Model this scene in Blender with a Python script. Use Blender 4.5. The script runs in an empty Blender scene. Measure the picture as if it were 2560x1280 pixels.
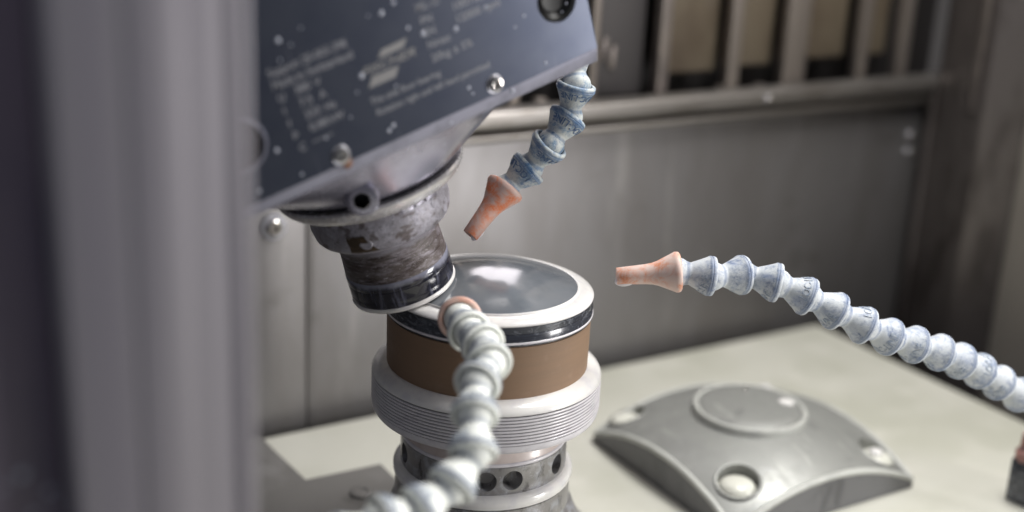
import bpy, bmesh, math, random
from mathutils import Vector, Matrix, Euler
random.seed(7)
S = 0.001                       # everything below is written in millimetres
PI = math.pi
R = math.radians
scene = bpy.context.scene
COL = scene.collection

# ------------------------------------------------------------------ camera, world, lamps, exposure
cam_data = bpy.data.cameras.new("camera")
cam = bpy.data.objects.new("camera", cam_data)
COL.objects.link(cam)
pitch, roll, yaw = R(18.325), R(2.736), R(31.798)
fw = Vector((0, math.cos(pitch), -math.sin(pitch)))
rt = Vector((1, 0, 0))
up = rt.cross(fw)
rt2 = math.cos(roll) * rt + math.sin(roll) * up
up2 = -math.sin(roll) * rt + math.cos(roll) * up
Mz = Matrix.Rotation(-yaw, 3, 'Z')
fw, rt2, up2 = Mz @ fw, Mz @ rt2, Mz @ up2
m = Matrix((rt2, up2, -fw)).transposed().to_4x4()
m.translation = Vector((-260.4, -436.3, 184.0)) * S
cam.matrix_world = m
cam_data.sensor_width = 36
cam_data.lens = 45.0
cam_data.clip_start = 0.01
cam_data.clip_end = 50
cam_data.dof.use_dof = True
cam_data.dof.focus_distance = 0.524
cam_data.dof.aperture_fstop = 3.3
cam_data.dof.aperture_blades = 9
scene.camera = cam

world = bpy.data.worlds.new("World")
scene.world = world
world.use_nodes = True
wbg = world.node_tree.nodes["Background"]
wbg.inputs[0].default_value = (0.62, 0.65, 0.73, 1)
wbg.inputs[1].default_value = 0.16

def area_lamp(name, loc, target, size, power, color, sy=None):
    d = bpy.data.lights.new(name, 'AREA')
    d.shape = 'RECTANGLE'
    d.size = size * S
    d.size_y = (sy or size) * S
    d.energy = power
    d.color = color
    o = bpy.data.objects.new(name, d)
    COL.objects.link(o)
    o.location = Vector(loc) * S
    v = (Vector(target) - Vector(loc)).normalized()
    o.rotation_euler = v.to_track_quat('-Z', 'Y').to_euler()
    return o
area_lamp("ceiling_lamp", (285, -70, 500), (150, 0, -80), 300, 4.8, (1.0, 0.985, 0.95), 200)
area_lamp("door_side_lamp", (625, -580, 75), (0, -20, 30), 340, 8.2, (1.0, 0.98, 0.96), 300)
area_lamp("rear_work_lamp", (103, 160, 124), (0, -20, 0), 64, 0.075, (1.0, 0.94, 0.98), 84)
area_lamp("left_fill_lamp", (-620, -420, 520), (-100, -60, 40), 360, 0.85, (0.84, 0.89, 1.0), 260)  # weak cool fill added from the front left, no window stands there

vs = scene.view_settings
vs.view_transform = 'Standard'
vs.look = 'None'
vs.exposure = 0.0
vs.gamma = 1.0
scene.cycles.max_bounces = 8

# ------------------------------------------------------------------ materials
def srgb(r, g, b):
    f = lambda v: (v / 255 / 12.92) if v / 255 <= 0.04045 else ((v / 255 + 0.055) / 1.055) ** 2.4
    return (f(r), f(g), f(b), 1)

def pmat(name, col, rough=0.5, metal=0.0, layers=(), bump=None, coat=0.0, ior=1.5, vary=True, spec=0.5):
    """A principled material; each layer is a noise mask (scale in 1/mm) that mixes in another colour."""
    mt = bpy.data.materials.new(name)
    mt.use_nodes = True
    nt = mt.node_tree
    N, L = nt.nodes, nt.links
    b = N["Principled BSDF"]
    b.inputs['Metallic'].default_value = metal
    b.inputs['IOR'].default_value = ior
    b.inputs['Specular IOR Level'].default_value = spec
    b.inputs['Coat Weight'].default_value = coat
    b.inputs['Coat Roughness'].default_value = 0.08
    tc = N.new('ShaderNodeTexCoord')
    sc = N.new('ShaderNodeVectorMath'); sc.operation = 'SCALE'
    sc.inputs['Scale'].default_value = 1000
    L.new(tc.outputs['Object'], sc.inputs[0])
    src = sc.outputs[0]
    mm_plain = src
    if vary:
        oi = N.new('ShaderNodeObjectInfo')
        mu = N.new('ShaderNodeMath'); mu.operation = 'MULTIPLY'; mu.inputs[1].default_value = 731
        L.new(oi.outputs['Random'], mu.inputs[0])
        ad = N.new('ShaderNodeVectorMath'); ad.operation = 'ADD'
        L.new(src, ad.inputs[0]); L.new(mu.outputs[0], ad.inputs[1])
        src = ad.outputs[0]

    def mapped(scale):
        mp = N.new('ShaderNodeMapping')
        s = scale if isinstance(scale, (tuple, list)) else (scale,) * 3
        mp.inputs['Scale'].default_value = s
        L.new(src, mp.inputs['Vector'])
        return mp.outputs[0]

    def noise(scale, detail=4, rough_=0.6, dist=0.0):
        n = N.new('ShaderNodeTexNoise')
        n.inputs['Scale'].default_value = 1
        n.inputs['Detail'].default_value = detail
        n.inputs['Roughness'].default_value = rough_
        n.inputs['Distortion'].default_value = dist
        L.new(mapped(scale), n.inputs['Vector'])
        return n.outputs['Fac']

    c_out = None
    r_out = None
    for ly in layers:
        if ly.get('axis') is not None:      # mask from a coordinate along the part (a groove, a rim), broken up by noise
            se = N.new('ShaderNodeSeparateXYZ'); L.new(mm_plain, se.inputs[0])
            co = se.outputs[ly['axis']]
            nz = noise(ly['scale'], ly.get('detail', 4))
            ma = N.new('ShaderNodeMath'); ma.operation = 'MULTIPLY_ADD'
            ma.inputs[1].default_value = ly.get('wob', 2.0); L.new(nz, ma.inputs[0]); L.new(co, ma.inputs[2])
            fac_src = ma.outputs[0]
            mr = N.new('ShaderNodeMapRange'); mr.interpolation_type = 'SMOOTHSTEP'
            mr.inputs['From Min'].default_value = ly['lo']; mr.inputs['From Max'].default_value = ly['hi']
            L.new(fac_src, mr.inputs['Value'])
            fac = mr.outputs[0]
            if 'lo2' in ly:
                m2 = N.new('ShaderNodeMapRange'); m2.interpolation_type = 'SMOOTHSTEP'
                m2.inputs['From Min'].default_value = ly['lo2']; m2.inputs['From Max'].default_value = ly['hi2']
                m2.inputs['To Min'].default_value = 1; m2.inputs['To Max'].default_value = 0
                L.new(fac_src, m2.inputs['Value'])
                mm_ = N.new('ShaderNodeMath'); mm_.operation = 'MULTIPLY'
                L.new(fac, mm_.inputs[0]); L.new(m2.outputs[0], mm_.inputs[1]); fac = mm_.outputs[0]
        else:
            nz = noise(ly['scale'], ly.get('detail', 5), ly.get('nr', 0.6), ly.get('dist', 0))
            mr = N.new('ShaderNodeMapRange'); mr.interpolation_type = 'SMOOTHSTEP'
            mr.inputs['From Min'].default_value = ly['lo']; mr.inputs['From Max'].default_value = ly['hi']
            L.new(nz, mr.inputs['Value'])
            fac = mr.outputs[0]
        am = N.new('ShaderNodeMath'); am.operation = 'MULTIPLY'; am.inputs[1].default_value = ly.get('amt', 1)
        L.new(fac, am.inputs[0]); fac = am.outputs[0]
        mx = N.new('ShaderNodeMix'); mx.data_type = 'RGBA'
        L.new(fac, mx.inputs['Factor'])
        if c_out is None: mx.inputs[6].default_value = col
        else: L.new(c_out, mx.inputs[6])
        mx.inputs[7].default_value = ly['col']
        c_out = mx.outputs[2]
        mf = N.new('ShaderNodeMix'); mf.data_type = 'FLOAT'
        L.new(fac, mf.inputs['Factor'])
        if r_out is None: mf.inputs[2].default_value = rough
        else: L.new(r_out, mf.inputs[2])
        mf.inputs[3].default_value = ly.get('rough', rough)
        r_out = mf.outputs[0]
    if c_out is None: b.inputs['Base Color'].default_value = col
    else: L.new(c_out, b.inputs['Base Color'])
    if r_out is None: b.inputs['Roughness'].default_value = rough
    else: L.new(r_out, b.inputs['Roughness'])
    if bump:
        bn = N.new('ShaderNodeBump')
        bn.inputs['Strength'].default_value = bump.get('s', 0.3)
        bn.inputs['Distance'].default_value = bump.get('d', 0.2) * S
        L.new(noise(bump['scale'], bump.get('detail', 6), 0.65), bn.inputs['Height'])
        L.new(bn.outputs[0], b.inputs['Normal'])
    return mt

W = (0.80, 0.80, 0.80, 1)
M = {}
M['wall_steel'] = pmat('wall_steel', srgb(130, 128, 129), 0.42, 0.7,
    [dict(col=srgb(100, 95, 91), scale=(0.012, 0.012, 0.004), lo=0.42, hi=0.66, amt=0.45, rough=0.5),
     dict(col=srgb(170, 168, 166), scale=(0.06, 0.06, 0.006), lo=0.56, hi=0.75, amt=0.35, rough=0.55),
     dict(col=srgb(82, 78, 74), scale=(0.02, 0.02, 0.02), lo=0.60, hi=0.72, amt=0.4, rough=0.6)], vary=False,
    bump=dict(scale=(0.5, 0.5, 0.02), s=0.12, d=0.1))
M['rail_steel'] = pmat('rail_steel', srgb(150, 146, 143), 0.38, 0.85,
    [dict(col=srgb(112, 106, 100), scale=(0.02, 0.1, 0.1), lo=0.45, hi=0.65, amt=0.6)], vary=False)
M['pillar_steel'] = pmat('pillar_steel', srgb(104, 98, 96), 0.4, 0.7,
    [dict(col=srgb(64, 58, 56), scale=(0.04, 0.04, 0.012), lo=0.45, hi=0.65, amt=0.8, rough=0.5)], vary=False)
M['pale_panel'] = pmat('pale_panel', srgb(150, 144, 136), 0.5, 0.2,
    [dict(col=srgb(125, 118, 112), scale=0.01, lo=0.4, hi=0.7, amt=0.5)], vary=False)
M['dark_void'] = pmat('dark_void', srgb(40, 37, 37), 0.6)
M['dark_panel'] = pmat('dark_panel', srgb(74, 71, 72), 0.5, 0.3)
M['tan_panel'] = pmat('tan_panel', srgb(98, 88, 74), 0.6, 0.1,
    [dict(col=srgb(74, 62, 50), scale=(0.03, 0.03, 0.012), lo=0.42, hi=0.65, amt=0.75),
     dict(col=srgb(120, 112, 104), scale=(0.05, 0.05, 0.02), lo=0.6, hi=0.75, amt=0.5)])
M['bar_steel'] = pmat('bar_steel', srgb(140, 132, 126), 0.35, 0.6,
    [dict(col=srgb(105, 98, 98), scale=(0.05, 0.05, 0.02), lo=0.45, hi=0.65, amt=0.7)])
M['tray'] = pmat('tray', srgb(205, 204, 194), 0.34, 0.0,
    [dict(col=srgb(190, 190, 176), scale=0.012, lo=0.4, hi=0.65, amt=0.7, rough=0.26),
     dict(col=srgb(214, 212, 203), scale=0.03, lo=0.52, hi=0.7, amt=0.55, rough=0.42)], vary=False,
    bump=dict(scale=0.03, s=0.15, d=1.0))
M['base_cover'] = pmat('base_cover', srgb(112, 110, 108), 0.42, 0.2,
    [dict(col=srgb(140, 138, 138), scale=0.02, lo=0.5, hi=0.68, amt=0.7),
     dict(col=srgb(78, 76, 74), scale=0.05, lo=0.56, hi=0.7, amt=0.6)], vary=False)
M['dome_metal'] = pmat('dome_metal', srgb(146, 147, 144), 0.40, 0.3,
    [dict(col=srgb(134, 135, 132), scale=0.05, lo=0.42, hi=0.62, amt=0.6, rough=0.6),
     dict(col=srgb(188, 190, 184), scale=(0.3, 0.04, 0.05), lo=0.58, hi=0.72, amt=0.5, rough=0.55),
     dict(col=srgb(112, 113, 114), scale=(0.08, 0.08, 0.08), lo=0.56, hi=0.70, amt=0.6, rough=0.25, detail=7)], vary=False)
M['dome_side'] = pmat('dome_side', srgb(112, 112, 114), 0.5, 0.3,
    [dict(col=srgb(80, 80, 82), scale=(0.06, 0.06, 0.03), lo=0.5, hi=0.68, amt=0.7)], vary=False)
M['bead'] = pmat('bead', srgb(186, 187, 182), 0.45, 0.0, [dict(col=srgb(160, 161, 158), scale=0.06, lo=0.45, hi=0.65, amt=0.7)])
M['wet_white'] = pmat('wet_white', srgb(214, 214, 204), 0.22)
M['slurry'] = pmat('slurry', srgb(226, 224, 222), 0.2, 0, [dict(col=srgb(206, 204, 210), scale=0.15, lo=0.45, hi=0.7, amt=0.6)], coat=0.5,
    bump=dict(scale=0.2, s=0.08, d=0.3))
M['slurry_rib'] = pmat('slurry_rib', srgb(214, 211, 216), 0.3, 0, [dict(col=srgb(186, 182, 190), scale=(0.12, 0.12, 0.3), lo=0.45, hi=0.7, amt=0.6)], coat=0.3)
M['groove'] = pmat('groove', srgb(30, 24, 24), 0.5, 0, [dict(col=srgb(150, 140, 138), scale=0.25, lo=0.58, hi=0.72, amt=0.7)])
M['neck'] = pmat('neck', srgb(206, 194, 190), 0.3, 0, [dict(col=srgb(184, 168, 160), scale=0.08, lo=0.4, hi=0.7, amt=0.6)], coat=0.2)
M['brown'] = pmat('brown', srgb(134, 108, 86), 0.62, 0,
    [dict(col=srgb(128, 104, 84), scale=(0.03, 0.03, 0.5), lo=0.4, hi=0.65, amt=0.6),
     dict(col=srgb(150, 126, 108), scale=0.1, lo=0.55, hi=0.75, amt=0.4)],
    bump=dict(scale=(0.15, 0.15, 2.2), s=0.25, d=0.12))
M['dark_ring'] = pmat('dark_ring', srgb(54, 57, 66), 0.22, 0.1,
    [dict(col=srgb(98, 102, 112), scale=(0.16, 0.16, 0.35), lo=0.50, hi=0.66, amt=0.8, dist=1.5, rough=0.4),
     dict(col=srgb(26, 27, 34), scale=(0.05, 0.05, 3.0), lo=0.5, hi=0.62, amt=0.7),
     dict(col=srgb(176, 178, 186), scale=0.35, lo=0.66, hi=0.74, amt=0.8, dist=2)], coat=0.4)
M['smeared_metal'] = pmat('smeared_metal', srgb(146, 144, 144), 0.3, 0.5,
    [dict(col=srgb(176, 178, 186), scale=0.16, lo=0.46, hi=0.66, amt=0.8, dist=0.5, rough=0.5),
     dict(col=srgb(70, 66, 66), scale=(0.2, 0.2, 0.1), lo=0.56, hi=0.68, amt=0.7, dist=0.3),
     dict(col=srgb(205, 205, 210), scale=0.7, lo=0.60, hi=0.7, amt=0.6, dist=1.0, rough=0.6)],
    bump=dict(scale=0.6, s=0.3, d=0.2))
M['hole_dark'] = pmat('hole_dark', srgb(42, 42, 48), 0.25, 0.5)
M['glass'] = pmat('glass', srgb(94, 99, 106), 0.12, 0.0, [dict(col=srgb(116, 120, 126), scale=(0.03, 0.03, 0.03), lo=0.45, hi=0.65, amt=0.5, rough=.2)], coat=0.0, ior=1.8, spec=0.6)
M['plate'] = pmat('plate', srgb(70, 74, 86), 0.30, 0.8,
    [dict(col=srgb(56, 61, 76), scale=0.03, lo=0.4, hi=0.7, amt=0.6),
     dict(col=srgb(128, 128, 138), scale=(0.4, 0.02, 0.02), lo=0.62, hi=0.75, amt=0.3)], vary=False,
    bump=dict(scale=(0.3, 0.3, 3), s=0.06, d=0.05))
M['plate_edge'] = pmat('plate_edge', srgb(126, 126, 140), 0.4, 0.6,
    [dict(col=srgb(96, 96, 108), scale=0.08, lo=0.45, hi=0.7, amt=0.7)], vary=False)
M['housing'] = pmat('housing', srgb(130, 130, 142), 0.4, 0.6, [dict(col=srgb(95, 95, 105), scale=0.05, lo=0.45, hi=0.65, amt=0.6)])
M['print'] = pmat('print', srgb(124, 125, 132), 0.5, 0.2)
M['print_logo'] = pmat('print_logo', srgb(122, 121, 122), 0.5, 0.2)
M['polished'] = pmat('polished', srgb(170, 168, 182), 0.24, 0.85,
    [dict(col=srgb(130, 128, 142), scale=0.05, lo=0.42, hi=0.68, amt=0.6, rough=0.36),
     dict(col=srgb(206, 206, 212), scale=0.5, lo=0.62, hi=0.76, amt=0.25, rough=0.5)],
    bump=dict(scale=0.4, s=0.05, d=0.1))
M['pale_brass'] = pmat('pale_brass', srgb(206, 203, 204), 0.25, 0.5,
    [dict(col=srgb(178, 164, 136), scale=0.06, lo=0.54, hi=0.7, amt=0.5),
     dict(col=srgb(206, 206, 212), scale=0.3, lo=0.52, hi=0.66, amt=0.6, rough=0.4)])
M['collar_metal'] = pmat('collar_metal', srgb(142, 139, 146), 0.42, 0.3,
    [dict(col=srgb(172, 170, 182), scale=0.22, lo=0.42, hi=0.62, amt=0.85, dist=0.5, rough=0.5, detail=9, nr=0.75),
     dict(col=srgb(82, 70, 66), scale=(0.16, 0.16, 0.25), lo=0.54, hi=0.64, amt=0.75, dist=0.3, detail=8),
     dict(col=srgb(70, 66, 70), scale=0.9, lo=0.55, hi=0.66, amt=0.6, dist=0.3, detail=8),
     dict(col=srgb(196, 196, 206), scale=0.8, lo=0.62, hi=0.68, amt=0.85, dist=0.4, rough=0.6, detail=8)],
    bump=dict(scale=0.7, s=0.7, d=0.4, detail=9))
M['scratched'] = pmat('scratched', srgb(92, 84, 82), 0.4, 0.2,
    [dict(col=srgb(142, 136, 144), scale=(0.14, 0.14, 0.45), lo=0.46, hi=0.62, amt=0.8, dist=0.5, detail=9, nr=0.75),
     dict(col=srgb(50, 36, 32), scale=(0.06, 0.06, 0.5), lo=0.52, hi=0.64, amt=0.8),
     dict(col=srgb(24, 20, 22), scale=(0.1, 0.1, 1.2), lo=0.58, hi=0.66, amt=0.7, detail=8),
     dict(col=srgb(206, 204, 212), scale=(0.5, 0.5, 2.6), lo=0.62, hi=0.68, amt=0.9, dist=0.7, rough=0.6, detail=8),
     dict(col=srgb(196, 194, 202), scale=(1.6, 1.6, 1.6), lo=0.66, hi=0.71, amt=0.8, dist=0.4, rough=0.6, detail=6),
     dict(col=srgb(150, 148, 158), axis=2, scale=(0.2, 0.2, 0.3), wob=6.0, lo=28, hi=31.5, amt=0.7)],
    bump=dict(scale=(0.4, 0.4, 2.0), s=0.8, d=0.35, detail=9))
M['tool_rubber'] = pmat('tool_rubber', srgb(24, 24, 36), 0.14, 0.0,
    [dict(col=srgb(96, 98, 116), scale=(0.40, 0.40, 0.07), lo=0.52, hi=0.66, amt=0.55, dist=0.4, rough=0.3),
     dict(col=srgb(140, 142, 158), axis=2, scale=(0.12, 0.12, 0.1), wob=5.0, lo=13.0, hi=15.6, amt=0.8)], coat=0.4)
M['chrome'] = pmat('chrome', srgb(214, 210, 206), 0.14, 1.0)
M['chrome_worn'] = pmat('chrome_worn', srgb(176, 176, 184), 0.35, 0.8, [dict(col=srgb(130, 130, 140), scale=0.3, lo=0.45, hi=0.65, amt=0.6)])
M['rust'] = pmat('rust', srgb(120, 78, 50), 0.6, 0, [dict(col=srgb(90, 60, 44), scale=0.5, lo=0.4, hi=0.6, amt=0.6)])
M['black_gloss'] = pmat('black_gloss', srgb(5, 5, 7), 0.4, 0.0, spec=0.25)
M['door_steel'] = pmat('door_steel', srgb(140, 136, 142), 0.5, 0.3,
    [dict(col=srgb(126, 121, 132), scale=(0.08, 0.08, 0.004), lo=0.42, hi=0.62, amt=0.45)], vary=False)
M['door_dark'] = pmat('door_dark', srgb(92, 84, 98), 0.4, 0.1,
    [dict(col=srgb(58, 56, 76), scale=(0.05, 0.05, 0.01), lo=0.42, hi=0.62, amt=0.7)], vary=False)
M['fitting'] = pmat('fitting', srgb(158, 112, 104), 0.45, 0.0, [dict(col=srgb(96, 78, 80), scale=0.3, lo=0.45, hi=0.6, amt=0.8)])
M['bare'] = pmat('bare', srgb(66, 54, 42), 0.35, 0.3, [dict(col=srgb(96, 80, 60), scale=(.2, .2, .8), lo=0.5, hi=0.65, amt=0.7), dict(col=srgb(150, 148, 152), scale=.5, lo=0.62, hi=0.68, amt=0.8)])
M['drip'] = pmat('drip', srgb(214, 208, 212), 0.35, 0.0)
M['drop'] = pmat('drop', srgb(164, 168, 182), 0.3, 0.0, coat=0.6)

def hose_mat(name, blue, mid, pale, lo, hi, amt, rim=0.6, r0=12.6):
    return pmat(name, blue, 0.45, 0.0,
        [dict(col=mid, scale=0.35, lo=0.38, hi=0.58, amt=0.85, rough=0.45, dist=0.3, detail=8),
         dict(col=pale, scale=0.17, lo=lo, hi=hi, amt=amt, rough=0.6, dist=0.3, detail=9, nr=0.75),
         dict(col=blue, axis=2, scale=0.5, wob=1.6, lo=r0, hi=r0 + .7, lo2=14.6, hi2=15.2, amt=rim),
         dict(col=pale, axis=2, scale=0.4, wob=2.4, lo=5.0, hi=6.2, lo2=7.2, hi2=8.6, amt=0.45, rough=0.6),
         dict(col=blue, axis=2, scale=0.6, wob=1.4, lo=3.4, hi=4.2, lo2=4.8, hi2=5.6, amt=rim * .8),
         dict(col=blue, scale=(1.2, 1.2, 0.5), lo=0.60, hi=0.70, amt=0.6, dist=1.2, detail=8, rough=0.4),
         dict(col=srgb(222, 222, 220), scale=(2.2, 2.2, 0.8), lo=0.60, hi=0.68, amt=0.55, dist=1.5, rough=0.6)],
        bump=dict(scale=1.1, s=0.55, d=0.3, detail=8))
M['hose_blue'] = hose_mat('hose_blue', srgb(52, 92, 136), srgb(118, 144, 168), srgb(194, 197, 193), 0.36, 0.58, 0.88)
M['hose_pale'] = hose_mat('hose_pale', srgb(94, 112, 146), srgb(156, 167, 190), srgb(205, 209, 212), 0.33, 0.57, 0.9, 0.6)
M['hose_white'] = hose_mat('hose_white', srgb(96, 112, 142), srgb(186, 198, 206), srgb(240, 242, 236), 0.22, 0.44, 0.95, 0.7, 12.2)
M['letters_blue'] = pmat('letters_blue', srgb(74, 102, 140), 0.4, 0, [dict(col=srgb(150, 160, 170), scale=0.8, lo=0.5, hi=0.6, amt=0.6)])
M['letters_pale'] = pmat('letters_pale', srgb(146, 158, 176), 0.4, 0, [dict(col=srgb(196, 200, 202), scale=0.8, lo=0.45, hi=0.6, amt=0.75)])
def nozzle_mat(name, orange, pale, lo, hi, amt):
    return pmat(name, orange, 0.4, 0.0,
        [dict(col=pale, scale=0.14, lo=lo, hi=hi, amt=amt, rough=0.55, dist=0.6, detail=7),
         dict(col=pale, scale=1.2, lo=0.42, hi=0.68, amt=0.6, rough=0.6, detail=9, nr=0.75)],
        bump=dict(scale=1.1, s=0.35, d=0.2, detail=8))
M['noz_orange'] = nozzle_mat('noz_orange', srgb(206, 112, 62), srgb(188, 168, 162), 0.37, 0.60, 0.88)
M['noz_pale'] = nozzle_mat('noz_pale', srgb(218, 138, 98), srgb(220, 198, 190), 0.34, 0.57, 0.92)
M['noz_pink'] = nozzle_mat('noz_pink', srgb(232, 176, 156), srgb(226, 200, 190), 0.36, 0.6, 0.8)

# ------------------------------------------------------------------ helpers
def finish(me, smooth=35):
    if smooth:
        for p in me.polygons: p.use_smooth = True
        me.set_sharp_from_angle(angle=R(smooth))

def link(name, me, mat, parent=None, loc=None, rot=None):
    o = bpy.data.objects.new(name, me)
    COL.objects.link(o)
    if mat is not None and (len(me.materials) == 0):
        me.materials.append(mat)
    if parent: o.parent = parent
    if loc is not None: o.location = Vector(loc) * S
    if rot is not None: o.rotation_euler = rot
    return o

def tag(o, label=None, cat=None, group=None, kind=None):
    if label: o['label'] = label
    if cat: o['category'] = cat
    if group: o['group'] = group
    if kind: o['kind'] = kind
    return o

def thing(name, label, cat, loc=(0, 0, 0), rot=(0, 0, 0), group=None):
    o = bpy.data.objects.new(name, None)
    COL.objects.link(o)
    o.empty_display_size = 0.01
    o.location = Vector(loc) * S
    o.rotation_euler = rot
    return tag(o, label, cat, group)

def bm_mesh(name, bm, smooth=35):
    bmesh.ops.recalc_face_normals(bm, faces=bm.faces)
    me = bpy.data.meshes.new(name)
    bm.to_mesh(me); bm.free()
    finish(me, smooth)
    return me

def lathe_bm(prof, seg=96):
    """prof: (r, z) in mm, turned round z; ends at r = 0 become a point."""
    bm = bmesh.new()
    rings = []
    for r, z in prof:
        if r <= 1e-6:
            rings.append([bm.verts.new((0, 0, z * S))])
        else:
            rings.append([bm.verts.new((r * S * math.cos(2 * PI * i / seg), r * S * math.sin(2 * PI * i / seg), z * S)) for i in range(seg)])
    for a, b in zip(rings, rings[1:]):
        if len(a) == 1 and len(b) == 1: continue
        for i in range(seg):
            j = (i + 1) % seg
            if len(a) == 1: bm.faces.new((a[0], b[i], b[j]))
            elif len(b) == 1: bm.faces.new((a[i], b[0], a[j]))
            else: bm.faces.new((a[i], b[i], b[j], a[j]))
    if prof[0] == prof[-1]: bmesh.ops.remove_doubles(bm, verts=bm.verts, dist=1e-7)
    return bm

def lathe(name, prof, mat, parent=None, seg=96, smooth=35, loc=None, rot=None):
    return link(name, bm_mesh(name, lathe_bm(prof, seg), smooth), mat, parent, loc, rot)

def arc(cx, cz, r, a0, a1, n):
    return [(cx + r * math.cos(R(a0 + (a1 - a0) * i / n)), cz + r * math.sin(R(a0 + (a1 - a0) * i / n))) for i in range(n + 1)]

def box_bm(x0, x1, y0, y1, z0, z1, bev=0.0, bm=None, segs=2):
    own = bm is None
    if own: bm = bmesh.new()
    r = bmesh.ops.create_cube(bm, size=1)
    for v in r['verts']:
        v.co = Vector(((x0 + x1) / 2 + v.co.x * (x1 - x0), (y0 + y1) / 2 + v.co.y * (y1 - y0), (z0 + z1) / 2 + v.co.z * (z1 - z0))) * S
    if bev and own:
        bmesh.ops.bevel(bm, geom=list(bm.edges), offset=bev * S, segments=segs, affect='EDGES', profile=0.5)
    return bm

def box(name, x0, x1, y0, y1, z0, z1, mat, parent=None, bev=0.5, loc=None, rot=None):
    return link(name, bm_mesh(name, box_bm(x0, x1, y0, y1, z0, z1, bev), 40), mat, parent, loc, rot)

def prism(name, poly, axis, a0, a1, mat, parent=None, bev=0.0, smooth=35):
    """poly: 2-D points in mm, pushed from a0 to a1 along axis ('x': poly is (y, z); 'y': (x, z); 'z': (x, y))."""
    bm = bmesh.new()
    def P(p, t):
        if axis == 'x': return Vector((t, p[0], p[1])) * S
        if axis == 'y': return Vector((p[0], t, p[1])) * S
        return Vector((p[0], p[1], t)) * S
    A = [bm.verts.new(P(p, a0)) for p in poly]
    B = [bm.verts.new(P(p, a1)) for p in poly]
    n = len(poly)
    bm.faces.new(A); bm.faces.new(B[::-1])
    for i in range(n):
        bm.faces.new((A[i], B[i], B[(i + 1) % n], A[(i + 1) % n]))
    if bev: bmesh.ops.bevel(bm, geom=list(bm.edges), offset=bev * S, segments=2, affect='EDGES', profile=0.5)
    return link(name, bm_mesh(name, bm, smooth), mat, parent)

def curve_plate(name, outlines, thick, bev, mat, parent=None, rot=None, loc=None):
    """A flat plate with holes: outlines in mm; extruded about its plane."""
    cu = bpy.data.curves.new(name, 'CURVE')
    cu.dimensions = '2D'; cu.fill_mode = 'BOTH'
    cu.extrude = max(thick / 2 - bev, 0.001) * S; cu.bevel_depth = bev * S; cu.bevel_resolution = 2
    for pts in outlines:
        sp = cu.splines.new('POLY'); sp.points.add(len(pts) - 1); sp.use_cyclic_u = True
        for q, (x, y) in zip(sp.points, pts): q.co = (x * S, y * S, 0, 1)
    tmp = bpy.data.objects.new('tmp', cu); COL.objects.link(tmp)
    dg = bpy.context.evaluated_depsgraph_get()
    me = bpy.data.meshes.new_from_object(tmp.evaluated_get(dg))
    bpy.data.objects.remove(tmp)
    me.materials.clear()
    finish(me, 30)
    return link(name, me, mat, parent, loc, rot)

def text_mesh(body, size, thick=0.1, off=0.0, align='LEFT', shear=0.0, space=1.0):
    cu = bpy.data.curves.new('letters', 'FONT')
    cu.body = body; cu.size = size * S; cu.extrude = thick / 2 * S; cu.offset = off * S
    cu.align_x = align; cu.shear = shear; cu.space_character = space; cu.resolution_u = 3
    tmp = bpy.data.objects.new('tmp', cu); COL.objects.link(tmp)
    dg = bpy.context.evaluated_depsgraph_get()
    me = bpy.data.meshes.new_from_object(tmp.evaluated_get(dg))
    bpy.data.objects.remove(tmp)
    me.materials.clear()
    return me

def circle(cx, cy, r, n=40):
    return [(cx + r * math.cos(2 * PI * i / n), cy + r * math.sin(2 * PI * i / n)) for i in range(n)]

def cut_holes(o, cutters):
    """Bore real holes: boolean by tubes that are deleted again."""
    for me in cutters:
        c = bpy.data.objects.new('tmp', me); COL.objects.link(c); c.parent = o
        md = o.modifiers.new('b', 'BOOLEAN'); md.operation = 'DIFFERENCE'; md.object = c; md.solver = 'EXACT'
        bpy.context.view_layer.update()
        dg = bpy.context.evaluated_depsgraph_get()
        new = bpy.data.meshes.new_from_object(o.evaluated_get(dg))
        o.modifiers.clear()
        o.data = new
        bpy.data.objects.remove(c)
    finish(o.data, 35)

# ------------------------------------------------------------------ setting: tray, rear wall, rail, window
floor = box('machine_floor', -420, 360, -520, 158, -150, -130, M['tray'], bev=3)
tag(floor, kind='structure')
box_o = box('wall_rear', -500, 468, 172, 182, -420, 21.0, M['wall_steel'], bev=0.4); tag(box_o, kind='structure')
w_up = box('wall_rear_upper', -500, 468, 172, 182, 330, 620, M['wall_steel'], bev=0.4); tag(w_up, kind='structure')
w_r = box('wall_side_right', 466, 480, -400, 171.5, -420, 620, M['pale_panel'], bev=0.4); tag(w_r, kind='structure')
pit = box('ground', -900, 900, -900, 300, -440, -425, M['dark_void'], bev=0); tag(pit, kind='structure')

pil = thing('corner_pillar', 'dark stained steel corner pillar with a raised strip standing in for a light reflection, right of the slatted window', 'pillar', (0, 0, 0))
prism('pillar_face', [(462, 171), (448, 160), (446, 118), (465, 96), (465.5, 171)], 'z', -420, 620, M['pillar_steel'], pil, bev=1.0)
box('reflection_strip', 0, 2.4, 0, 5, 20, 300, M['bar_steel'], pil, bev=0.8, loc=(443.6, 124, 0))  # light reflection on the pillar, built as a raised pale strip
prism('corner_bead', [(455, 166), (449, 158.5), (445, 160), (450, 169.8)], 'z', -420, 33, M['pillar_steel'], pil, bev=0.6)

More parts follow.
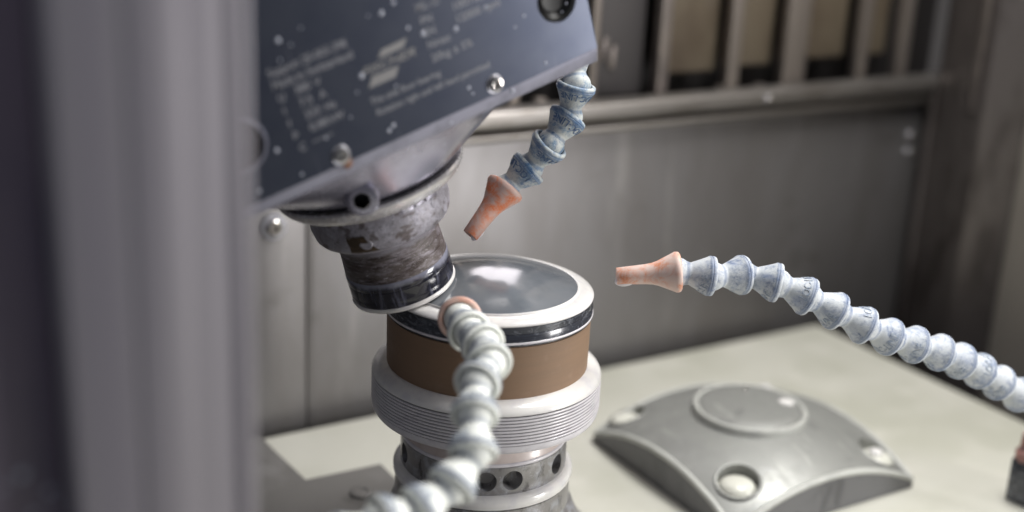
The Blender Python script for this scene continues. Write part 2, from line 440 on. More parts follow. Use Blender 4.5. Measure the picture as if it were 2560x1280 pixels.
rail = thing('window_rail', 'long stained steel rail with a rounded lower lip below the slatted window', 'rail', (0, 0, 0))
prism('rail_face', [(171.8, 24), (171.8, 37.5), (166.5, 38.5), (160, 36.8), (159, 35.6), (159, 28.4), (160, 27.4), (167, 25.5)], 'x', -400, 459, M['rail_steel'], rail, bev=0.5)
lip = [(171.8, 24.2)] + [(167 + 3.9 * math.cos(R(a)), 21.2 + 3.3 * math.sin(R(a))) for a in range(90, 281, 20)] + [(171.8, 17.5)]
prism('rail_lip', lip, 'x', -400, 459, M['rail_steel'], rail)

win = thing('slatted_window', 'dark opening with upright steel bars and tan panels behind them, above the rail', 'window', (0, 0, 0))
box('opening_back', -400, 560, 214, 220, 10, 340, M['dark_void'], win, bev=0)
box('opening_side', 458.2, 462, 182.5, 213.8, 10, 340, M['dark_void'], win, bev=0)
box('opening_sill', -400, 458, 172.3, 214, 20, 23.6, M['dark_void'], win, bev=0)
bars = [(-40, 7), (15, 7), (65, 7), (115, 7), (168.5, 5.5), (219.5, 8.5), (275, 9.5), (326.4, 19), (387.5, 9.5), (426.5, 10)]
for x, w in bars:
    o = box('bar', -w / 2, w / 2, -2, 6, 22, 331, M['bar_steel'], win, bev=1.2, loc=(x, 176, 0))
panels = [(-34, 11, M['tan_panel'], 44), (20, 61, M['tan_panel'], 46), (70, 111, M['tan_panel'], 45), (121, 164, M['dark_panel'], 43),
          (174, 213, M['dark_panel'], 30), (228, 270, M['tan_panel'], 42), (283, 316, M['tan_panel'], 44), (338, 381, M['tan_panel'], 46), (395, 420, M['tan_panel'], 46)]
for x0, x1, mt, zb in panels:
    box('panel', x0, x1, 186, 194, zb + 4, 331, mt, win, bev=2.0)
for x, z in ((182, 64), (188.5, 59)):
    box('latch_tab', -2, 2, -2, 0, -7, 7, M['bar_steel'], win, bev=0.9, loc=(x, 185.8, z), rot=(0, R(6), 0))
for x in (30, 82, 132, 205, 268, 300, 345):
    box('lower_clip', -4, 4, -3, 3, 0, random.uniform(10, 17), M['bar_steel'], win, bev=1.5, loc=(x + 4, 181, 24))

# screws of the rear wall and the raised strip at its lower left
strip = thing('wall_strip', 'narrow raised steel strip on the rear wall left of the dark seam', 'panel', (0, 0, 0))
box('strip_plate', -58, -14, 169.4, 171.8, -300, 20, M['wall_steel'], strip, bev=0.5)
prism('seam_strip', [(-12.6, 171.7), (-12.4, 170.8), (-8.6, 170.7), (-8.2, 171.7)], 'z', -300, 20, M['wall_steel'], strip)
def wall_screw(x, y, z, r, label):
    t = thing('wall_screw', label, 'screw', (x, y, z), (R(90), 0, 0), 'screws in the rear wall')
    lathe('washer', [(0, 0.01), (r, 0.01), (r, r * .15), (r * .96, r * .2), (r * .6, r * .22), (0, r * .22)], M['chrome_worn'], t, 40)
    lathe('screw_head', [(r * .58, r * .22), (r * .58, r * .5), (r * .5, r * .58), (r * .26, r * .58), (r * .24, r * .3), (0, r * .3)], M['chrome'], t, 32)
    return t
wall_screw(-32, 169.3, -16.5, 7.2, 'large round screw with washer on the narrow strip left of the spindle tool')
wall_screw(441, 171.9, -6, 3.6, 'small round screw near the corner pillar below the rail')
wall_screw(442, 171.9, -18, 3.0, 'small dull screw directly below the screw beside the corner pillar')
wall_screw(292, 158.8, 32, 2.4, 'tiny screw head on the steel rail below the widest bar')

# low grey cover plates round the foot of the workpiece holder
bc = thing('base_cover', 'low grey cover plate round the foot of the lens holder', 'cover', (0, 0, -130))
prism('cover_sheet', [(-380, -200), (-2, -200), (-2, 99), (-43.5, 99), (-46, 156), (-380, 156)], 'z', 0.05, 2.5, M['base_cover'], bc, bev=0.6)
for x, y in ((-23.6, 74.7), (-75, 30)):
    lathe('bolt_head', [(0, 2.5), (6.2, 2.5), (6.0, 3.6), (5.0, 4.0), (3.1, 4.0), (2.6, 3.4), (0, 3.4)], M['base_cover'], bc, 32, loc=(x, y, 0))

# ------------------------------------------------------------------ domed square cover with corner bolts
dc = thing('domed_cover', 'square grey domed cover with a ringed disc on top and a bolt in each corner', 'cover', (175.5, 17.5, -130))
HX, HY, APEX, RS = 60.5, 58.5, 33.0, 138.0
def dome_z(x, y):
    return APEX - (RS - math.sqrt(RS * RS - x * x - y * y)) * 1.0
bolt_xy = [(-44, -40), (45, -45), (-44, 51), (46, 45)]
def dome_mesh():
    bm = bmesh.new()
    n = 44
    V = [[bm.verts.new(Vector((-HX + 2 * HX * i / n, -HY + 2 * HY * j / n, dome_z(-HX + 2 * HX * i / n, -HY + 2 * HY * j / n))) * S) for j in range(n + 1)] for i in range(n + 1)]
    for i in range(n):
        for j in range(n):
            bm.faces.new((V[i][j], V[i + 1][j], V[i + 1][j + 1], V[i][j + 1]))
    # underside for a closed body
    border = [V[i][0] for i in range(n + 1)] + [V[n][j] for j in range(1, n + 1)] + [V[i][n] for i in range(n - 1, -1, -1)] + [V[0][j] for j in range(n - 1, 0, -1)]
    low = [bm.verts.new((v.co.x, v.co.y, 0.05 * S)) for v in border]
    for k in range(len(border)):
        q = (k + 1) % len(border)
        bm.faces.new((border[k], low[k], low[q], border[q]))
    bm.faces.new(low)
    return bm_mesh('dome', bm, 40)
dome = link('dome', dome_mesh(), M['dome_metal'], dc)
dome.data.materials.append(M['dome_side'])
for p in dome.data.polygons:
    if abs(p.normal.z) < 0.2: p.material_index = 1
cutters = []
for x, y in bolt_xy:
    bm = lathe_bm([(0, -2), (10.4, -2), (10.4, 40), (0, 40)], 40)
    bmesh.ops.recalc_face_normals(bm, faces=bm.faces)
    bmesh.ops.translate(bm, verts=bm.verts, vec=Vector((x, y, dome_z(x, y) - 5.5)) * S)
    me = bpy.data.meshes.new('cut'); bm.to_mesh(me); bm.free(); cutters.append(me)
cut_holes(dome, cutters)
for side, (ax, s) in enumerate((('y', -1), ('y', 1), ('x', -1), ('x', 1))):
    # pale bead along each arched edge
    bm = bmesh.new()
    n = 40; rr = 1.7; rings = []
    for i in range(n + 1):
        t = -1 + 2 * i / n
        x, y = (t * (HX - .6), s * (HY - .8)) if ax == 'y' else (s * (HX - .8), t * (HY - .6))
        c = Vector((x, y, dome_z(x, y) - 0.5))
        rings.append([bm.verts.new((c + (Vector((0, math.cos(q), math.sin(q))) if ax == 'y' else Vector((math.cos(q), 0, math.sin(q)))) * rr) * S) for q in [2 * PI * k / 8 for k in range(8)]])
    for A_, B_ in zip(rings, rings[1:]):
        for k in range(8): bm.faces.new((A_[k], B_[k], B_[(k + 1) % 8], A_[(k + 1) % 8]))
    bm.faces.new(rings[0]); bm.faces.new(rings[-1])
    link('edge_bead', bm_mesh('edge_bead', bm, 50), M['bead'], dc)
RD = 29.5
disc_prof = [(0, APEX + 3.2)] + [(r, APEX + 3.2 - (RS - math.sqrt(RS * RS - r * r)) * .9) for r in (5, 10, 15, 20, RD - 3)]
lathe('top_disc', disc_prof + [(RD - 2.6, APEX + .6), (RD - 2.6, APEX - 8)], M['dome_metal'], dc, 72, loc=(-2.2, 1.4, 0))
lathe('disc_ring', [(RD - 2.5, APEX - 4)] + [(RD - 1.1 + 1.4 * math.cos(R(a)), APEX - .4 + 1.3 * math.sin(R(a))) for a in range(180, -1, -30)] + [(RD + .3, APEX - 6)], M['bead'], dc, 72, loc=(-2.2, 1.4, 0))
for k, (x, y) in enumerate(bolt_xy):
    z = dome_z(x, y) - (3.9 if x < 0 and y < 0 else 4.8)
    lathe('corner_bolt', [(0, z + 4.6), (5, z + 4.2), (7.6, z + 3.2), (8.9, z + 1.6), (9.3, z), (10.3, z - .3)], M['wet_white'], dc, 40, loc=(x, y, 0))
    o = lathe('bore_rim', [(10.3, -.6), (10.4, .3), (11.2, .4), (11.9, -.3)], M['dome_metal'], dc, 40, loc=(x, y, dome_z(x, y)), rot=Vector((x / RS, y / RS, 1)).to_track_quat('Z', 'Y').to_euler())
    if k in (1,):
        lathe('bolt_cap', [(0, z + 6.8), (2.6, z + 6.4), (3.6, z + 5.6), (3.8, z + 3.6)], M['slurry'], dc, 24, loc=(x, y, 0))
lathe('centre_pin', [(0, 1.4), (.9, 1.2), (1.2, .5), (1.2, -1)], M['chrome'], dc, 20, loc=(7, 16, APEX + 2.6))
for x, y, rx in ((17.0, -5.0, 4.4), (30.5, 26.0, 4.6)):  # two pale round caps set on the dome
    z = dome_z(x, y) + (2.6 if rx < 4.5 else .2)
    o = lathe('pale_cap', [(0, 1.6), (rx * .6, 1.4), (rx * .92, .8), (rx, 0), (rx, -3)], M['slurry'], dc, 32, loc=(x, y, z))

# ------------------------------------------------------------------ lens holder (turntable) and lens
lh = thing('lens_holder', 'round lens holder with brown band and white ribbed collar, coated in polishing slurry', 'lens holder', (0, 0, -130))
def H(prof): return [(r, z + 130) for r, z in prof]
lathe('slurry_bevel', H([(37.0, 2.0), (37.3, 2.8), (38.0, 2.9), (40.4, 2.7), (42.3, 2.2), (43.4, 1.6), (43.85, 1.0), (43.85, .5), (43.4, .2), (36, .2)]), M['slurry'], lh, 128)
lathe('dark_ring', H([(43.3, .3), (43.65, .1), (43.75, -2.6), (43.6, -2.8), (43.8, -3.1), (43.8, -7.7), (43.2, -8.2), (42.5, -8.4), (38, -8.4)]), M['dark_ring'], lh, 128)
lathe('slurry_bead', H(arc(43.5, -6.7, .6, 120, -100, 7)), M['slurry_rib'], lh, 128)
lathe('brown_band', H([(42.3, -8.3), (43.2, -8.6), (43.15, -20), (43.0, -30.8), (40, -30.9)]), M['brown'], lh, 128)
lathe('collar_top', H([(41, -30.7), (43.1, -30.7), (44.6, -31.0), (46.8, -32.0), (48.5, -33.2), (49.3, -34.6), (49.35, -35.3), (49.0, -35.6), (46, -35.6)]), M['slurry'], lh, 128)
z = -35.6
lathe('collar_core', H([(40, -35.5), (48.6, -35.6), (48.6, -50.2), (40, -50.6)]), M['groove'], lh, 128)
NR = 9
for i in range(NR):
    p = 1.42; z1 = z - .5; z0 = z - p
    lathe('rib', H([(48.2, z1), (49.2, z1 - .01), (49.34, z1 - .15), (49.34, z0 + .15), (49.2, z0 + .01), (48.2, z0)]), M['slurry_rib'], lh, 128, smooth=50)
    z -= p
lathe('collar_foot', H([(48.2, z - .3), (49.1, z - .35), (49.2, z - 1.0), (48.9, z - 2.0), (48.95, z - 2.4), (48.3, z - 3.6), (46.6, z - 4.6), (44.8, z - 5.0), (34, z - 5.2)]), M['slurry_rib'], lh, 128, smooth=60)
zf = z - 5.2
lathe('neck', H([(34.0, zf + .5), (33.8, -57), (34.4, -60), (35.4, -62.6), (35.9, -63.4)]), M['neck'], lh, 96)
lathe('neck_lip', H(arc(35.6, -64.0, .9, 110, -90, 6) + [(33, -65)]), M['slurry_rib'], lh, 96)
mr_ = lathe('metal_ring', H([(20, -64.6), (35.9, -64.7), (36.3, -65.2), (36.4, -77.0), (36, -77.6), (20, -77.6), (20, -64.6)]), M['smeared_metal'], lh, 96)
cutters = []
for q in (-118, -100, -60, -10, 170, 210):
    bm = lathe_bm([(0, -8), (4.4, -8), (4.4, 8), (0, 8)], 32)
    bmesh.ops.recalc_face_normals(bm, faces=bm.faces)
    mx = Matrix.Translation(Vector((37 * math.cos(R(q)), 37 * math.sin(R(q)), -71 + 130)) * S) @ Matrix.Rotation(R(q), 4, 'Z') @ Matrix.Rotation(R(90), 4, 'Y')
    bmesh.ops.transform(bm, matrix=mx, verts=bm.verts)
    me = bpy.data.meshes.new('cut'); bm.to_mesh(me); bm.free(); cutters.append(me)
cut_holes(mr_, cutters)
for q in (-118, -100):
    o = lathe('hole_liner', [(4.36, .1), (4.2, -.6), (4.1, -4), (3.4, -5.2), (0, -5.6)], M['smeared_metal'], lh, 32,
              loc=(36.2 * math.cos(R(q)), 36.2 * math.sin(R(q)), 59), rot=Euler((0, R(90), R(q)), 'XYZ'))
lathe('white_flange', H([(35.8, -77.4), (37.0, -77.6), (38.6, -78.3), (39.4, -79.4), (39.5, -81.4), (39.1, -82.8), (37.6, -83.4), (30, -83.4)]), M['slurry'], lh, 96)
lathe('lower_ring', H([(37.3, -83.3), (38.5, -83.8), (38.6, -95.5), (37, -96)]), M['smeared_metal'], lh, 96)
lathe('foot_cone', H([(38, -95), (39.2, -95.6), (40.6, -98), (42.6, -103), (46.5, -110), (52, -116), (54, -119), (54, -127.3), (30, -127.4)]), M['smeared_metal'], lh, 96)

RL = 98.0
def lz(r): return 3.5 + (math.sqrt(RL * RL - r * r) - math.sqrt(RL * RL - 37.25 ** 2))
lens = thing('glass_lens', 'round dark glass lens being polished on top of the holder', 'lens', (0, 0, 0))
lathe('polished_face', [(0, lz(0))] + [(r, lz(r)) for r in [37.2 * i / 24 for i in range(1, 25)]] + [(37.25, 2.8), (37.2, -2.0), (0, -2.0)], M['glass'], lens, 128, smooth=40)
lathe('glass_edge_film', [(36.9, lz(36.9) + .02), (37.15, lz(37.15) + .16), (37.5, 3.3), (37.6, 2.7)], M['slurry'], lens, 128)

# ------------------------------------------------------------------ spindle head
BETA = R(18.5)
OX = (-35.7, 9.0, 3.9)
sp = thing('spindle_head', 'tilted grey machine head with engraved data plate and round polishing tool below', 'machine head', OX, (0, -BETA, 0))
# local frame: x along the plate's lower edge, z up the spindle axis, -y faces the plate side
YP = -59.0
box('housing', -104, 78, YP + 4.2, 46, 80.2, 230, M['housing'], sp, bev=0.8)
BH, BB = (66.2, 108.6), (-59.8, 104.8)
curve_plate('data_plate', [[(-106, 84.2), (78.6, 85.6), (78.6, 232), (-106, 232)], circle(*BH, 8.3), circle(*BB, 8.4)], 4.0, 0.25, M['plate'], sp, rot=(R(90), 0, 0), loc=(0, YP + 2, 0))
prism('lower_bevel', [(YP + .1, 85.3), (YP + .15, 84.4), (YP + 1.6, 80.1), (YP + 4.0, 79.9), (YP + 4.0, 85.4)], 'x', -106, 78.4, M['plate_edge'], sp)
def disc_at(name, x, z, prof, mat, seg=32, parent=sp):
    return lathe(name, prof, mat, parent, seg, loc=(x, YP, z), rot=(R(90), 0, 0))
disc_at('bore_ring', BB[0], BB[1], [(8.3, -3), (8.3, .2), (8.5, .5), (9.3, .5), (9.5, .2), (9.5, .02)], M['plate_edge'], 40)
disc_at('bore_bottom', BB[0], BB[1], [(8.3, -.8), (7.2, -3.2), (4.5, -3.6), (0, -3.6)], M['hole_dark'], 40)
disc_at('black_plug', BH[0], BH[1], [(8.2, -1.2), (7.9, -.5), (7.0, -.2), (5.5, -1.2), (4.6, -2.4), (0, -2.8)], M['black_gloss'], 40)
for (x, z) in ((-28.2, 87.9), (34.2, 88.9)):
    disc_at('screw_seat', x, z, [(3.5, .06), (3.3, .35), (2.9, .3), (2.6, .1)], M['chrome_worn'], 32)
    sc_ = disc_at('screw_head', x, z, [(2.6, .08), (2.6, .9), (2.3, 1.5), (1.7, 1.6), (1.3, 1.55), (1.2, .2), (0, .2)], M['chrome'], 32)
# rust run under the first screw
bm = bmesh.new(); r_ = bmesh.ops.create_uvsphere(bm, u_segments=16, v_segments=8, radius=1)
for v in bm.verts: v.co = Vector((v.co.x * 1.9 + .5, v.co.y * .25, v.co.z * 2.6)) * S
link('rust_run', bm_mesh('rust_run', bm), M['rust'], sp, loc=(-27.4, YP - .02, 84.9))

def print_line(body, x, z, size, width=None, logo=False, shear=0.0, off=0.04):
    me = text_mesh(body, size, 0.12, off, shear=shear)
    o = link('print_line', me, M['print_logo'] if logo else M['print'], sp, loc=(x, YP - .06, z), rot=(R(90), 0, 0))
    if width:
        xs = [v.co.x for v in me.vertices]; w = (max(xs) - min(xs)) / S
        k = width / w
        for v in me.vertices: v.co.x *= k
    return o
print_line('Support 20-003-398', -43.3, 121.9, 4.0, 28.5)
print_line('Made in Switzerland', -43.2, 117.6, 4.0, 29.2)
for row, (a_, b_, c_) in enumerate((('U', '380', 'V'), ('I', '7.5', 'A'), ('f', '333', 'Hz'), ('P', '0.88', 'kW'))):
    zz = 113.5 - row * 4.55
    print_line(a_, -42.6 + row * .25, zz - .4, 3.6)
    print_line(b_, -36.6 + row * .35, zz, 3.9)
    print_line(c_, -29.3 + row * .35, zz, 3.6)
print_line('C', -41.2, 94.8, 3.6)
print_line('\u2013\u2013\u2013', -36.0, 95.2, 4.0, 7.5)
print_line('FISCHER', -13.0, 110.1, 4.0, 21.0, True, 0.35)
for pts in ([(-5.6, 113.9), (-3.6, 116.4), (6.6, 116.9), (4.4, 114.2)], [(-11.8, 105.6), (-9.4, 109.0), (1.0, 109.0), (-1.3, 105.7)]):
    curve_plate('logo_bar', [pts], 0.12, 0.01, M['print_logo'], sp, rot=(R(90), 0, 0), loc=(0, YP - .05, 0))
print_line('This side floor bearing', -12.6, 99.8, 3.3, 27.6)
print_line('Rotation right and left hand permitted', -11.6, 95.5, 3.3, 45.5)
print_line('MSL-127', 12.4, 123.6, 3.9, 9.5)
print_line('PN', 12.8, 118.9, 3.8); print_line('SN', 12.9, 114.6, 3.8)
print_line('Nmax', 13.0, 110.2, 3.8, 9.0)
print_line('20kg \u00b1 5%', 13.2, 105.3, 3.8, 16.5)
print_line('2017/11', 25.6, 124.0, 3.9, 13.0)
print_line('1007884', 25.4, 119.4, 3.8, 14.5); print_line('12000 rpm', 25.6, 114.8, 3.8, 17.5)

# slurry splashes on the plate: small domed drops
drop_me = bm_mesh('slurry_drop', lathe_bm([(0, .42), (.45, .36), (.8, .18), (.92, 0)], 16), 60)
drop_me.materials.append(M['drop'])
drops = [(-36.4, 132.2), (-32.8, 129.3), (-27.9, 133.2), (0.1, 127.9), (5.3, 129.6), (47.4, 105.3), (12.6, 116.1), (24.9, 113.1), (-13.0, 110.7), (-16.1, 106.0),
         (25.0, 88.9), (14.0, 82.3), (40.4, 83.6), (-2.1, 102.7), (-48.6, 98.5), (-43.2, 87.3), (-20.9, 98.9), (-7.0, 90.1), (-9.1, 89.0), (38.2, 116.2),
         (7.9, 119.8), (-31.3, 95.6), (-37.8, 126.0), (56.0, 88.4), (-58.5, 88), (51.9, 107.8), (-4.6, 128.7), (24, 91.5), (68, 103.2), (70.5, 105.6), (63.5, 102.0), (60, 105)]
for k, (x, zz) in enumerate(drops):
    s = random.choice((.4, .5, .6, .75, .85))
    if k in (0, 3, 6, 7, 8): s = 1.0
    hole = (x - BH[0]) ** 2 + (zz - BH[1]) ** 2 < 60
    o = link('slurry_drop', drop_me, None, sp, loc=(x, YP + (1.2 if hole else -0.01), zz), rot=(R(90), 0, 0))
    o.scale = (s, s * random.uniform(.9, 1.15), s) if not hole else (.5, .5, .5)

# adapter between housing and flange: round below, cut flat towards the plate above
bm = bmesh.new()
rings = []
seg = 96
for r, h in ((36.5, 56.2), (37.6, 56.6), (41, 58.4), (46.5, 61), (52, 63.6), (58, 66.4), (62, 69.0), (64, 72), (64.5, 80.1)):
    ring = []
    for i in range(seg):
        q = 2 * PI * i / seg
        x, y = r * math.cos(q), r * math.sin(q)
        if h > 56.4: y *= (37.6 + (h - 56.4) * .60) / (r + 0.1)
        y = max(min(y, 45), -54.5)
        ring.append(bm.verts.new(Vector((x, y, h)) * S))
    rings.append(ring)
for A_, B_ in zip(rings, rings[1:]):
    for i in range(seg): bm.faces.new((A_[i], A_[(i + 1) % seg], B_[(i + 1) % seg], B_[i]))
link('adapter_cone', bm_mesh('adapter_cone', bm, 40), M['polished'], sp)
lathe('flange_gap', [(33, 53), (35.4, 53.6), (35.6, 56), (37.2, 57.2)], M['hole_dark'], sp, 96)
lathe('flange_disc', [(26, 45.2), (28.6, 45.4), (31.8, 46.6), (34.6, 48.2), (36.8, 50.1), (38.0, 52.0), (38.4, 53.4), (37.9, 54.3), (35, 54.6), (33, 54.6)], M['pale_brass'], sp, 96)
for q, w in ((-92, 2.6), (-83, 2.0), (-72, 3.0)):
    o = box('clamp_jaw', -1.6, 1.6, -w, w, -1.5, 1.5, M['polished'], sp, bev=.4, loc=(31.6 * math.cos(R(q)), 31.6 * math.sin(R(q)), 47.4), rot=Euler((0, 0, R(q)), 'XYZ'))
lathe('tool_collar', [(21, 28.4), (21.8, 28.8), (24.6, 30.0), (26.9, 31.6), (27.9, 33.2), (28.6, 37.5), (28.2, 44.0), (27.7, 44.9), (27.0, 45.3), (24, 45.4)], M['collar_metal'], sp, 96)
for q, zz in ((-128, 36), (-62, 41), (-50, 36)):
    o = lathe('collar_plug', [(0, .35), (2.2, .35), (2.5, .1), (2.6, -.5)], M['collar_metal'], sp, 20, loc=(28.2 * math.cos(R(q)), 28.2 * math.sin(R(q)), zz), rot=Euler((0, R(90), R(q)), 'XYZ'))
# bare brown patch on the collar where the crust has flaked off
bm = bmesh.new()
def on_c(qd, h, o_=0.12):
    r = 27.9 + (28.6 - 27.9) * min(1, (h - 33.2) / 4.3) + o_ if h > 33.2 else 26.9 + (h - 31.6) * .62 + o_
    return Vector((r * math.cos(R(qd)), r * math.sin(R(qd)), h)) * S
rows = []
for i in range(7):
    t = i / 6; h = 32.0 + 7.6 * t
    w = 12.0 - 5.0 * t
    rows.append([bm.verts.new(on_c(-132 - 3 * t + (k / 8 - .5) * 2 * w + .8 * math.sin(5 * t + k), h)) for k in range(9)])
for A_, B_ in zip(rows, rows[1:]):
    for k in range(8): bm.faces.new((A_[k], A_[k + 1], B_[k + 1], B_[k]))
link('bare_patch', bm_mesh('bare_patch', bm, 60), M['bare'], sp)
lathe('tool_body', [(21.3, 13.0), (21.15, 16), (20.9, 20), (20.7, 25.2), (20.9, 27.0), (21.8, 28.9)], M['scratched'], sp, 96)
lathe('rubber_cup', [(20.2, 1.4), (21.35, 2.0), (21.6, 3.2), (21.65, 5), (21.6, 5.2), (21.65, 5.4), (21.62, 9.6), (21.5, 9.75), (21.6, 9.9), (21.55, 13.2), (21.2, 13.9), (20.8, 13.9)], M['tool_rubber'], sp, 96)
lathe('slurry_lip', [(0, -.4), (18.5, -.4), (20.6, -.1), (21.7, .7), (22.0, 1.6), (21.75, 2.4), (21.3, 2.6)], M['slurry'], sp, 96)
# hex-socket clamp screw in a lug on the rim of the flange
q = R(-116)
lug = lathe('clamp_lug', [(3.2, -9), (6.3, -8.5), (6.3, 1.6), (5.8, 2.3), (5.2, 2.5), (3.2, 2.5), (3.0, 2.2)], M['polished'], sp, 40,
            loc=(43.6 * math.cos(q), 43.6 * math.sin(q), 61.4), rot=Euler((0, R(86), q), 'XYZ'))
lathe('hex_socket', [(3.0, 2.2), (2.9, -2.5), (0, -2.7)], M['black_gloss'], lug, 6, smooth=0)
lathe('screw_rim', [(3.35, 2.5), (3.2, 2.55), (3.0, 2.2)], M['chrome'], lug, 6, smooth=0)

# ------------------------------------------------------------------ segmented coolant hoses
SEG_P = [(0, -4.4)] + [(6.1 * math.sin(R(a)), -6.1 * math.cos(R(a))) for a in range(45, 131, 8)]
seg_prof = [(r, z) for r, z in SEG_P if z <= 3.9] + [(4.85, 4.2), (4.65, 4.8), (4.7, 5.4), (5.05, 6.0), (5.9, 7.9), (6.7, 9.6), (7.4, 11.0), (7.85, 11.8), (8.2, 12.3), (8.35, 12.7), (8.35, 13.0), (8.1, 13.15), (8.1, 13.4), (8.3, 13.55),
            (8.3, 14.3), (8.05, 14.9), (7.5, 15.2), (6.9, 15.1), (6.55, 14.6), (6.5, 13.6)]
seg_me = bm_mesh('segment', lathe_bm(seg_prof, 56), 42)
# raised lettering wrapped round the skirt, letter tops towards the ball end
def cone_r(z): return 6.7 + (z - 9.6) * 0.48
def wrap_text(body, size, z_base, out):
    me = text_mesh(body, size, 0.5, 0.05, 'CENTER')
    bm = bmesh.new(); bm.from_mesh(me)
    bmesh.ops.subdivide_edges(bm, edges=[e for e in bm.edges if e.calc_length() > .5 * S], cuts=1)
    for v in bm.verts:
        x, y, zz = v.co / S
        za = z_base - y
        r = cone_r(za) + out + zz * .8
        a = -x / 7.6
        v.co = Vector((r * math.cos(a), r * math.sin(a), za)) * S
    bm.to_mesh(me); bm.free()
    return me
let_me = wrap_text('LOC-LINE', 4.2, 11.7, 0.1)

def noz_profile(cut=0.0):
    return [(6.5, -.8), (6.9, -1.3), (7.7, -1.5), (8.3, -1.0), (8.45, -.2), (8.45, .7), (8.1, 1.4), (7.4, 3.0), (6.3, 5.6), (5.2, 8.2), (4.5, 10.6), (4.15, 13.5), (3.9, 18.0), (3.5, 25.7), (3.3, 26.0), (2.4, 26.0), (2.1, 25.4), (2.0, 20.0), (0, 20.0)]
noz_me = bm_mesh('nozzle', lathe_bm(noz_profile(), 48), 40)
noz_let = None
def frame(p, d, twist=0.0):
    q = Vector(d).normalized().to_track_quat('Z', 'Y').to_matrix().to_4x4()
    return Matrix.Translation(Vector(p) * S) @ q @ Matrix.Rotation(twist, 4, 'Z')

def hose(label, joints, tip, matkey, nozkey, twists, drip=True):
    """joints run from the nozzle's socket outwards; every segment is ball, neck and skirt."""
    root = thing('coolant_hose', label, 'hose', joints[0])
    inv = Matrix.Translation(-Vector(joints[0]) * S)
    mats = seg_me.copy(); mats.materials.append(M[matkey])
    lets = let_me.copy(); lets.materials.append(M['letters_blue' if matkey == 'hose_blue' else 'letters_pale'])
    nz = noz_me.copy(); nz.materials.append(M[nozkey])
    n = bpy.data.objects.new('nozzle', nz); COL.objects.link(n); n.parent = root
    d = Vector(tip) - Vector(joints[0])
    mx = inv @ frame(joints[0], d)
    n.matrix_basis = mx @ Matrix.Diagonal((1, 1, d.length / 26.0, 1))
    for i in range(len(joints) - 1):
        a_, b_ = Vector(joints[i]), Vector(joints[i + 1])
        o = bpy.data.objects.new('segment', mats); COL.objects.link(o); o.parent = root
        L_ = (b_ - a_).length
        k = L_ / 14.2
        o.matrix_basis = inv @ frame(a_, b_ - a_, twists[i % len(twists)]) @ Matrix.Diagonal((1, 1, k, 1))
        t = bpy.data.objects.new('raised_letters', lets); COL.objects.link(t); t.parent = o
    if drip:
        k = d.length / 26.0
        bm = bmesh.new(); bmesh.ops.create_uvsphere(bm, u_segments=24, v_segments=14, radius=1)
        for v in bm.verts:
            v.co = Vector((v.co.x * 2.3, v.co.y * 2.1, v.co.z * 4.4 + 22.6)) * S
        # the drop hangs at the lower side of the mouth
        down = (n.matrix_basis.to_3x3().inverted() @ Vector((0, 0, -1))); down.z = 0; down.normalize()
        for v in bm.verts: v.co += down * 2.5 * S
        link('slurry_drip', bm_mesh('slurry_drip', bm, 60), M['drip'], n)
    return root, n

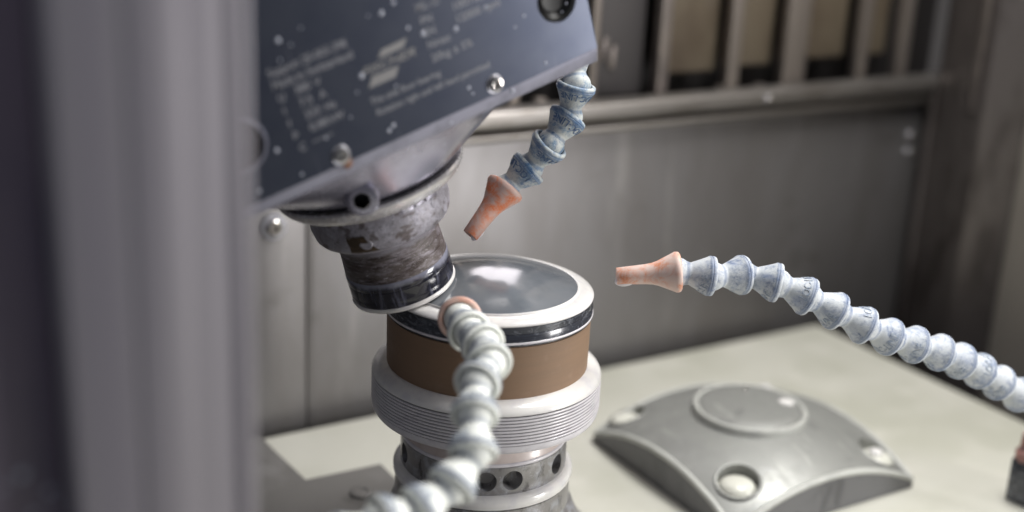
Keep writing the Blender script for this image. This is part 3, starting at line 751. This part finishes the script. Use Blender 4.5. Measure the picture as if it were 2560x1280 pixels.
UP = [(11.1, 10.0, 40.7), (20.8, 6.7, 50.0), (26.4, 0.4, 61.0), (34.7, 0.3, 72.0), (36.6, -1.4, 85.5), (37.5, 4.5, 97.6), (33.5, 11.0, 109.0)]
RT = [(61.1, -47.2, 14.8), (73.7, -54.5, 13.6), (88.0, -57.5, 13.1), (99.4, -66.3, 10.8), (110.9, -73.4, 5.3), (122.6, -79.4, -1.1), (134.4, -85.2, -7.4), (147.3, -88.3, -13.5), (160.8, -91.2, -18.3), (174.2, -94.0, -23.3), (187.5, -95.0, -29.3), (200.4, -96.3, -36.0), (212.8, -98.2, -43.4), (225.2, -100.9, -50.7), (237.8, -104.7, -57.1), (249, -106, -66), (258, -107, -77), (263, -106, -90), (264, -104, -104), (264, -100, -116)]
FR = [(-39.5, -45.1, 9.5), (-42.8, -58.3, 9.6), (-44.7, -71.8, 9.8), (-49.6, -84.4, 8.5), (-59.4, -93.5, 6.2), (-66.0, -103.9, 0.4), (-71.4, -113.3, -7.8), (-81.8, -118.1, -15.0), (-94.5, -120.0, -19.5), (-108.1, -120.9, -19.4), (-122, -122, -22), (-134, -124, -29), (-143, -126, -39), (-150, -127, -51)]
hose('short blue jointed hose with an orange nozzle, hanging from the tilted machine head', UP, (-5.8, 8.5, 22.6), 'hose_blue', 'noz_orange', [2.2, 4.2, 2.9, 3.6, 5.0, 1.0])
hose('long pale jointed hose with a pink-orange nozzle, curving in over the domed cover', RT, (39.6, -34.9, 12.1), 'hose_pale', 'noz_pale', [4.0, 5.6, 4.6, 2.0, 4.4, 1.2, 3.9])
hose('white jointed hose crossing in front of the brown band, nozzle aimed at the lens', FR, (-32.0, -32.0, 6.2), 'hose_white', 'noz_pink', [1.0, 3.0, 5.2, 2.0])

# foot of the long hose at the tray's edge
hb = thing('hose_block', 'dark stained block with a reddish fitting, foot of the long pale hose', 'block', (281, -84, -130))
box('block_body', -9, 16, -14, 14, 0.05, 24, M['dark_ring'], hb, bev=1.2, rot=(0, 0, R(8)))
lathe('fitting', [(5.5, 19), (6.4, 19.8), (6.6, 24), (5.4, 25), (4.8, 27), (4.6, 33), (3.8, 34), (0, 34)], M['fitting'], hb, 32, loc=(-6, 6.5, 4.5))

# ------------------------------------------------------------------ machine door near the camera
md = thing('machine_door', 'blurred grey steel door edge with dark glazing beside the camera', 'door', (-165.5, -172.3, -130))
box('door_post', -41.7, 0, 0, 16, -20, 420, M['door_steel'], md, bev=1.5)
box('post_ridge', -26.5, -14.5, -.5, 0.3, -20, 420, M['door_steel'], md, bev=.3)
box('post_seal', -4.2, -1.2, -.8, .3, -20, 420, M['door_steel'], md, bev=.4)
box('glazing', -160, -42.4, 10, 15, -20, 420, M['door_dark'], md, bev=.5)
for x, zz, s in ((-51.5, 172, 1.25), (-46.0, 166.5, .9), (-49.5, 161.5, .9), (-53, 156, 1.0), (-44.5, 163, .7), (-56, 170, .8), (-50, 150, .8)):
    o = link('slurry_drop', drop_me, None, md, loc=(x, 9.95, zz), rot=(R(90), 0, 0)); o.scale = (s,) * 3
